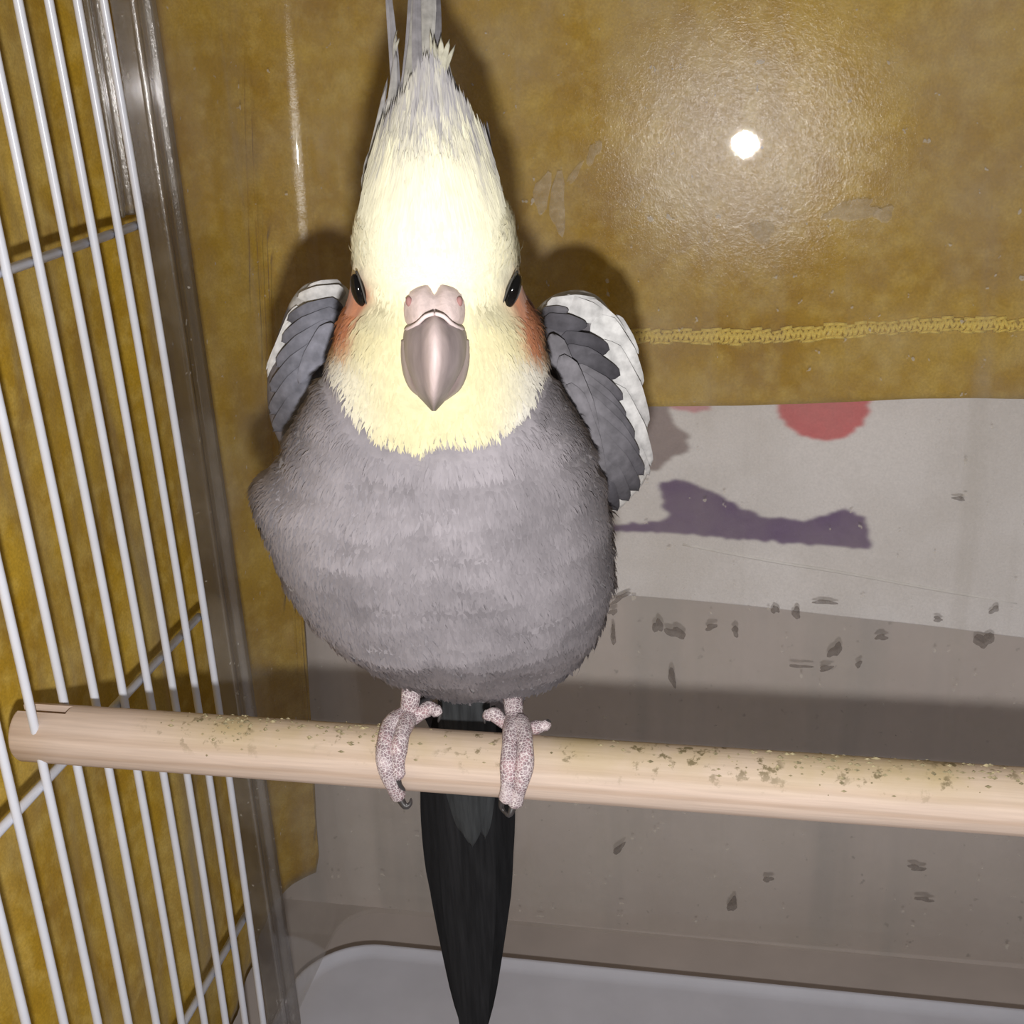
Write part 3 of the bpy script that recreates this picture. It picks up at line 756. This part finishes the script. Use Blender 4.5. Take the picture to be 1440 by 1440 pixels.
def make_cere():
    rows = [(399, 611, 22, .0268, .022), (404, 611, 37, .0282, .022), (415, 611, 45, .0300, .022), (430, 611, 47, .0316, .022), (444, 611, 46, .0328, .022), (453, 611, 44, .0330, .022), (459, 611, 41, .0318, .022)]
    k = catmull(np.array(rows, float), np.linspace(0, len(rows)-1, 24)); n = 40; v = []; f = []
    for y, cx, hw, uf, ub in k:
        for q in range(n):
            a = 2*math.pi*q/n; sx, st = math.cos(a), math.sin(a)
            lobe = .0007*math.exp(-((abs(sx)-.52)/.28)**2) - .0009*math.exp(-(sx/.12)**2)
            dip = 9*math.exp(-(sx/.16)**2)*sstep(425, 399, y) - 13*math.exp(-(sx/.42)**2)*sstep(436, 459, y)
            u = ub + (uf-ub)*(st**.55) + lobe*st if st > 0 else ub+.001*st
            v.append(P(cx+hw*sx, y+dip, u))
    for i in range(len(k)-1):
        for q in range(n): f.append((i*n+q, i*n+(q+1) % n, (i+1)*n+(q+1) % n, (i+1)*n+q))
    f += [tuple(range(n-1, -1, -1)), tuple((len(k)-1)*n+q for q in range(n))]
    return bpart(new_obj('cere', v, f, M['cere']))
cere = make_cere()
for sg in (-1, 1):                                  # pale fold where the cere meets the horn
    v, f = tube(smooth_path([P(611+sg*x, y, u) for x, y, u in ((1, 441, .0343), (13, 445, .0345), (24, 455, .0335), (34, 461, .0318), (42, 463, .0292))], 14), [.00034]*12+[.0002, .0001], 8)
    o = new_obj('cere_fold', v, f, mat_plain('cere_fold_skin', (.62, .51, .50), .7, .2)); o.parent = cere
for cx in (575, 646):
    v, f = ellipsoid(P(cx, 424, .0291+.0004), (RH, UZ, FH), (4.5*KP, 7*KP, .0006), 12, 8); o = new_obj('nostril', v, f, M['nostril']); o.parent = cere
# ---- eyes: discs on the sides of the head
for (tx, ty), (bx, by), sgn in (((501, 384), (514, 430), -1), ((727, 384), (708, 434), 1)):
    # surface depth where the head turns away
    def surf_u(x, y):
        d2 = (PX-x)**2+(PY-y)**2; d2[:, np.sin(tt) < 0] = 1e9
        i, j = np.unravel_index(np.argmin(d2), d2.shape); return float(np.dot(BV[i, j]-BO, FH)), nrm[i, j]
    u_, n_ = surf_u((tx+bx)/2, (ty+by)/2)
    A, B = P(tx, ty, u_), P(bx, by, u_); c = (A+B)/2; a = norm(A-B); ra = np.linalg.norm(A-B)/2
    out = norm(RH*sgn*.95 + FH*.22 + UZ*.05); out = norm(out - a*np.dot(out, a)); b = np.cross(a, out)
    v, f = ellipsoid(c+out*.0004, (a, b, out), (ra, ra*.60, .0012), 24, 16); eye = bpart(new_obj('eye', v, f, M['eye']))
    ringp = [c - out*.0001 + (a*math.cos(t)*ra*1.10 + b*math.sin(t)*ra*.66) for t in np.linspace(0, 2*math.pi, 33)]
    v, f = tube(ringp, .00014, 7, cap=False); o = new_obj('eye_ring', v, f, M['eyering']); o.parent = eye

# ---- wings
def make_wing(side, rows, feathers, extra):
    K2 = catmull(np.array(rows, float), np.linspace(0, len(rows)-1, 60)); n = 40; v = []; c = []; f = []
    for y, xl, xr, u, th in K2:
        A, B = P(xl, y, u), P(xr, y, u); cc = (A+B)/2; hv = (B-A)/2
        for j in range(n):
            a = 2*math.pi*j/n
            v.append(cc + hv*math.cos(a) + FH*max(th, .0004)*math.sin(a))
            s = math.cos(a)*side; g = GREYD*.9 if s < .35 else np.array([.62, .60, .58])
            if side < 0: g = GREYD*1.1
            if y < 432: g = np.array([.46, .45, .44])
            c.append(g)
    for i in range(len(K2)-1):
        for j in range(n): f.append((i*n+j, i*n+(j+1) % n, (i+1)*n+(j+1) % n, (i+1)*n+j))
    f += [tuple(range(n-1, -1, -1)), tuple((len(K2)-1)*n+j for j in range(n))]
    wing = bpart(new_obj('wing', v, f, M['feather'], cols=np.array(c)))
    ys = K2[:, 0]
    def su(x, y):
        k = [np.interp(y, ys, K2[:, q]) for q in range(5)]; s = (x-(k[1]+k[2])/2)/max(8, (k[2]-k[1])/2)
        return k[3] + k[4]*math.sqrt(max(0, 1-min(1, s*s)))
    for (x0, y0, x1, y1, wpx, c0, c1, lay) in feathers:
        path = []
        for s in (0, .35, .7, 1):
            x, y = x0+(x1-x0)*s, y0+(y1-y0)*s
            path.append(P(x, y, su(x, y)+.0006*lay+.0003+.0004*s))
        wd = wpx*np.dot(path[0]-CAM, CF)/FPX
        v, f, cc = vane(path, wd, FH, c0, c1, .00016, 14, .55, .08)
        o = new_obj('covert_feather', v, f, M['feather'], cols=np.array(cc)); o.parent = wing; rim_split(o)
    for k in range(extra):                          # flight feathers folded down along the back
        y0, xl, xr, u, th = K2[38]; x = (xl+xr)/2 - side*(xr-xl)*(.05+.10*k)
        p0 = P(x, y0, u-.001*k-.003); p2 = BO + RH*side*(.004+.001*k) - FH*(.047+.002*k) + UZ*(-.012-.006*k)
        pm = (p0+p2)/2 - FH*.006
        v, f, cc = vane([p0, pm, p2], .010, norm(-FH+RH*side*.8), GREYD*.8, GREYD*.5, .0003, 14, .6, .1)
        o = new_obj('flight_feather', v, f, M['feather'], cols=np.array(cc)); o.parent = wing; rim_split(o)
    return wing
W1 = np.array([.50, .485, .48]); W2 = np.array([.58, .57, .56]); D1 = np.array([.055, .052, .06]); D2 = np.array([.095, .09, .102]); D3 = np.array([.15, .142, .155]); BLU = np.array([.135, .135, .16])
right_rows = [(409, 800, 822, -.026, .001), (418, 775, 842, -.026, .004), (440, 752, 860, -.025, .006), (480, 745, 880, -.024, .007), (530, 745, 897, -.023, .0075), (590, 755, 909, -.0225, .0075),
              (640, 765, 914, -.0225, .007), (675, 775, 906, -.023, .006), (705, 785, 880, -.0235, .005), (730, 790, 858, -.025, .004), (790, 780, 840, -.028, .003), (850, 770, 815, -.032, .002), (880, 770, 795, -.034, .0008)]
right_f = [
 (768, 432, 842, 424, 26, W1, W2, 2), (785, 424, 862, 452, 30, W1, W2, 2), (820, 424, 884, 480, 30, W1, W2, 2), (838, 445, 902, 545, 44, W2, W2, 2), (845, 480, 910, 600, 44, W2, W1, 2), (855, 540, 915, 655, 40, W2, W1, 2), (870, 600, 913, 668, 24, W1, W1, 1),
 (866, 443, 898, 498, 14, W1, W2*.95, 5),
 (762, 440, 800, 436, 16, D2, D3, 3), (764, 452, 826, 458, 26, D2, D1*1.3, 4), (768, 462, 800, 500, 34, D2, D2, 3), (785, 482, 857, 492, 38, D1*1.3, D1, 4), (790, 496, 850, 508, 30, D2, D2, 5),
 (795, 505, 872, 528, 38, D2, D1, 5), (800, 520, 876, 562, 34, D3, D2, 6), (800, 528, 880, 590, 36, D3*1.1, D2, 7), (805, 545, 892, 618, 40, D3, D2, 8), (808, 560, 898, 645, 44, D3*1.15, D2, 9), (812, 585, 905, 668, 46, D3, D2, 10),
 (816, 605, 898, 690, 46, D3*1.1, D2*.9, 11), (822, 630, 884, 704, 40, D3, D2, 12), (826, 650, 868, 718, 34, D2, D1*1.2, 13), (790, 500, 840, 620, 34, D3*1.2, D3, 12), (800, 540, 850, 680, 34, D3*1.15, D3*.9, 14), (775, 470, 815, 570, 30, D3, D3*1.2, 9)]
left_rows = [(396, 440, 470, -.027, .001), (404, 424, 486, -.027, .0035), (425, 408, 500, -.026, .006), (460, 394, 505, -.025, .007), (510, 380, 505, -.024, .0075), (550, 376, 500, -.0235, .007), (590, 381, 490, -.0245, .006),
             (625, 395, 480, -.026, .005), (680, 420, 480, -.028, .004), (760, 450, 500, -.031, .003), (850, 520, 560, -.034, .0015), (890, 545, 560, -.035, .0006)]
left_f = [
 (486, 412, 418, 418, 26, W1, W2, 2), (480, 400, 432, 404, 16, W1*.8, W1, 1), (418, 430, 376, 530, 16, W1, W2, 1), (410, 450, 374, 520, 10, W2, W2, 2),
 (482, 432, 404, 450, 34, BLU, BLU, 3), (482, 445, 396, 480, 40, BLU*1.1, BLU, 4), (480, 460, 388, 515, 44, BLU*1.25, BLU, 5), (478, 480, 380, 550, 46, BLU*1.2, BLU*.95, 6), (474, 500, 379, 582, 46, BLU*1.2, BLU, 7),
 (470, 530, 384, 606, 44, BLU*1.1, BLU*.9, 8), (462, 550, 398, 628, 40, BLU, BLU*.85, 9), (468, 455, 420, 540, 30, BLU*1.45, BLU*1.15, 9)]
make_wing(1, right_rows, right_f, 4)
make_wing(-1, left_rows, left_f, 4)

# ---- tail
TB = np.array([.010, .010, .011]); TG = np.array([.034, .036, .038])
tail = bpart(empty('tail', (0, 0, 0)))
def tail_feather(pts, us, wpx, c0, c1, shape, nm='tail_feather'):
    path = [P(x, y, u) for (x, y), u in zip(pts, us)]
    wd = wpx*np.dot(path[-1]-CAM, CF)/FPX
    v, f, c = vane(path, wd, FH, c0, c1, .00035, 24, shape=shape, curl=.05)
    o = new_obj(nm, v, f, M['tailf'], cols=np.array(c)); o.parent = tail; return rim_split(o)
LONG = ([0, .3, .6, .85, 1], [.30, .5, .48, .28, .02])
for pts, us, wpx, c0, c1 in [
    ([(655, 960), (660, 1150), (664, 1330), (668, 1520)], (-.024, -.026, -.028, -.030), 66, TB*1.5, TB*1.5),
    ([(645, 960), (645, 1150), (655, 1330), (664, 1500)], (-.0250, -.0272, -.029, -.031), 56, TB*1.2, TB*1.4),
    ([(668, 960), (676, 1150), (672, 1330), (670, 1490)], (-.0254, -.0276, -.0294, -.0314), 56, TB, TB),
    ([(640, 960), (624, 1120), (634, 1290), (660, 1470)], (-.0262, -.0284, -.0302, -.0322), 50, TB, TB),
    ([(668, 960), (694, 1120), (692, 1290), (676, 1470)], (-.0266, -.0288, -.0306, -.0326), 50, TB, TB),
    ([(636, 960), (613, 1110), (622, 1250), (648, 1400)], (-.0272, -.0294, -.031, -.033), 40, TB, TB),
    ([(676, 960), (702, 1110), (698, 1250), (682, 1390)], (-.0276, -.0298, -.0314, -.0334), 40, TB, TB)]:
    tail_feather(pts, us, wpx, c0, c1, LONG)
TC = ([0, .4, .7, .9, 1], [.5, .5, .42, .2, .02])
for pts, us, wpx, c in [([(655, 960), (658, 1060), (664, 1190)], (-.021, -.023, -.0248), 62, TG*1.15), ([(640, 960), (642, 1060), (650, 1172)], (-.0215, -.0236, -.0255), 46, TG), ([(672, 960), (676, 1060), (682, 1178)], (-.0218, -.0238, -.0256), 44, TG*1.1)]:
    tail_feather(pts, us, wpx, c, c, TC, 'tail_covert')

# ---- feet
AX = np.array([1., 0, 0]); PC = np.array([0, PERCH_Y, 0.])
def on_perch(x, y, off):
    """point on the perch (plus off) under a pixel, or the nearest point beside it."""
    d = norm(ray(x, y)); o = CAM-PC; dd = d.copy(); dd[0] = 0; oo = o.copy(); oo[0] = 0; R = PERCH_R+off
    a, b, c = dd@dd, 2*dd@oo, oo@oo-R*R; D = b*b-4*a*c
    t = (-b-math.sqrt(D))/(2*a) if D > 0 else -b/(2*a)
    return CAM + d*t
def toe(mb, foot, pts, r0, r1, claw, behind=0.0):
    path = [on_perch(x, y, r0*.75) for x, y in pts]
    path = smooth_path(path, 18)
    rad = [1.18*(r0+(r1-r0)*s)*(1+.10*math.sin(s*13)) for s in np.linspace(0, 1, 18)]
    path = list(path); e = path[-1]; d = norm(path[-1]-path[-2])
    path.append(e+d*r1*.7); rad.append(r1*.75); path.append(e+d*r1*1.05); rad.append(r1*.3)
    mb.add(*tube(path, rad, 12))
    cp = [on_perch(x, y, r1*.7) + (np.array([0, 0, .0]) if k == 0 else 0) for k, (x, y) in enumerate(claw)]
    cp = smooth_path(cp, 10); cr = [r1*.62*(1-s)**.7+.00008 for s in np.linspace(0, 1, 10)]
    return tube(cp, cr, 8)
def make_foot(leg, toes):
    mb = MB(); claws = []
    lp = [P(x, y, u) for x, y, u in leg[:-1]] + [on_perch(leg[-1][0], leg[-1][1], .0015)]
    lp = smooth_path(lp, 12); mb.add(*tube(lp, [.0017+.0004*math.sin(s*3.1) for s in np.linspace(0, 1, 12)], 12))
    mb.add(*ellipsoid(lp[-1], (AX, np.array([0, 1., 0]), UZ), (.0023, .0022, .0019)))
    for pts, r0, r1, claw in toes: claws.append(toe(mb, None, pts, r0, r1, claw))
    foot = bpart(mb.build('foot', M['foot']))
    for v, f in claws:
        o = new_obj('claw', v, f, M['claw']); o.parent = foot
make_foot([(578, 940, -.016), (578, 975, -.008), (574, 1004, 0)],
          [([(570, 1006), (548, 1022), (541, 1055), (546, 1090), (560, 1118)], .00175, .0014, [(562, 1122), (570, 1134), (577, 1130), (578, 1122)]),
           ([(574, 1006), (566, 1030), (560, 1060), (560, 1088)], .0017, .0013, [(558, 1092), (562, 1104), (570, 1112)]),
           ([(576, 1010), (590, 1004), (604, 996), (614, 1000)], .0015, .0012, [(613, 997), (619, 1004), (616, 1016)])])
make_foot([(720, 945, -.016), (721, 980, -.008), (724, 1012, 0)],
          [([(722, 1014), (717, 1045), (715, 1085), (712, 1122)], .0016, .0013, [(708, 1120), (705, 1134), (712, 1146)]),
           ([(730, 1014), (738, 1045), (736, 1085), (724, 1128)], .0017, .0014, [(722, 1132), (716, 1146), (708, 1140)]),
           ([(720, 1018), (706, 1014), (694, 1004), (686, 1006)], .0014, .0011, [(687, 1002), (681, 1006), (682, 1018)]),
           ([(730, 1020), (744, 1024), (758, 1022), (768, 1020)], .0014, .0010, [(766, 1020), (772, 1014), (770, 1024)])])
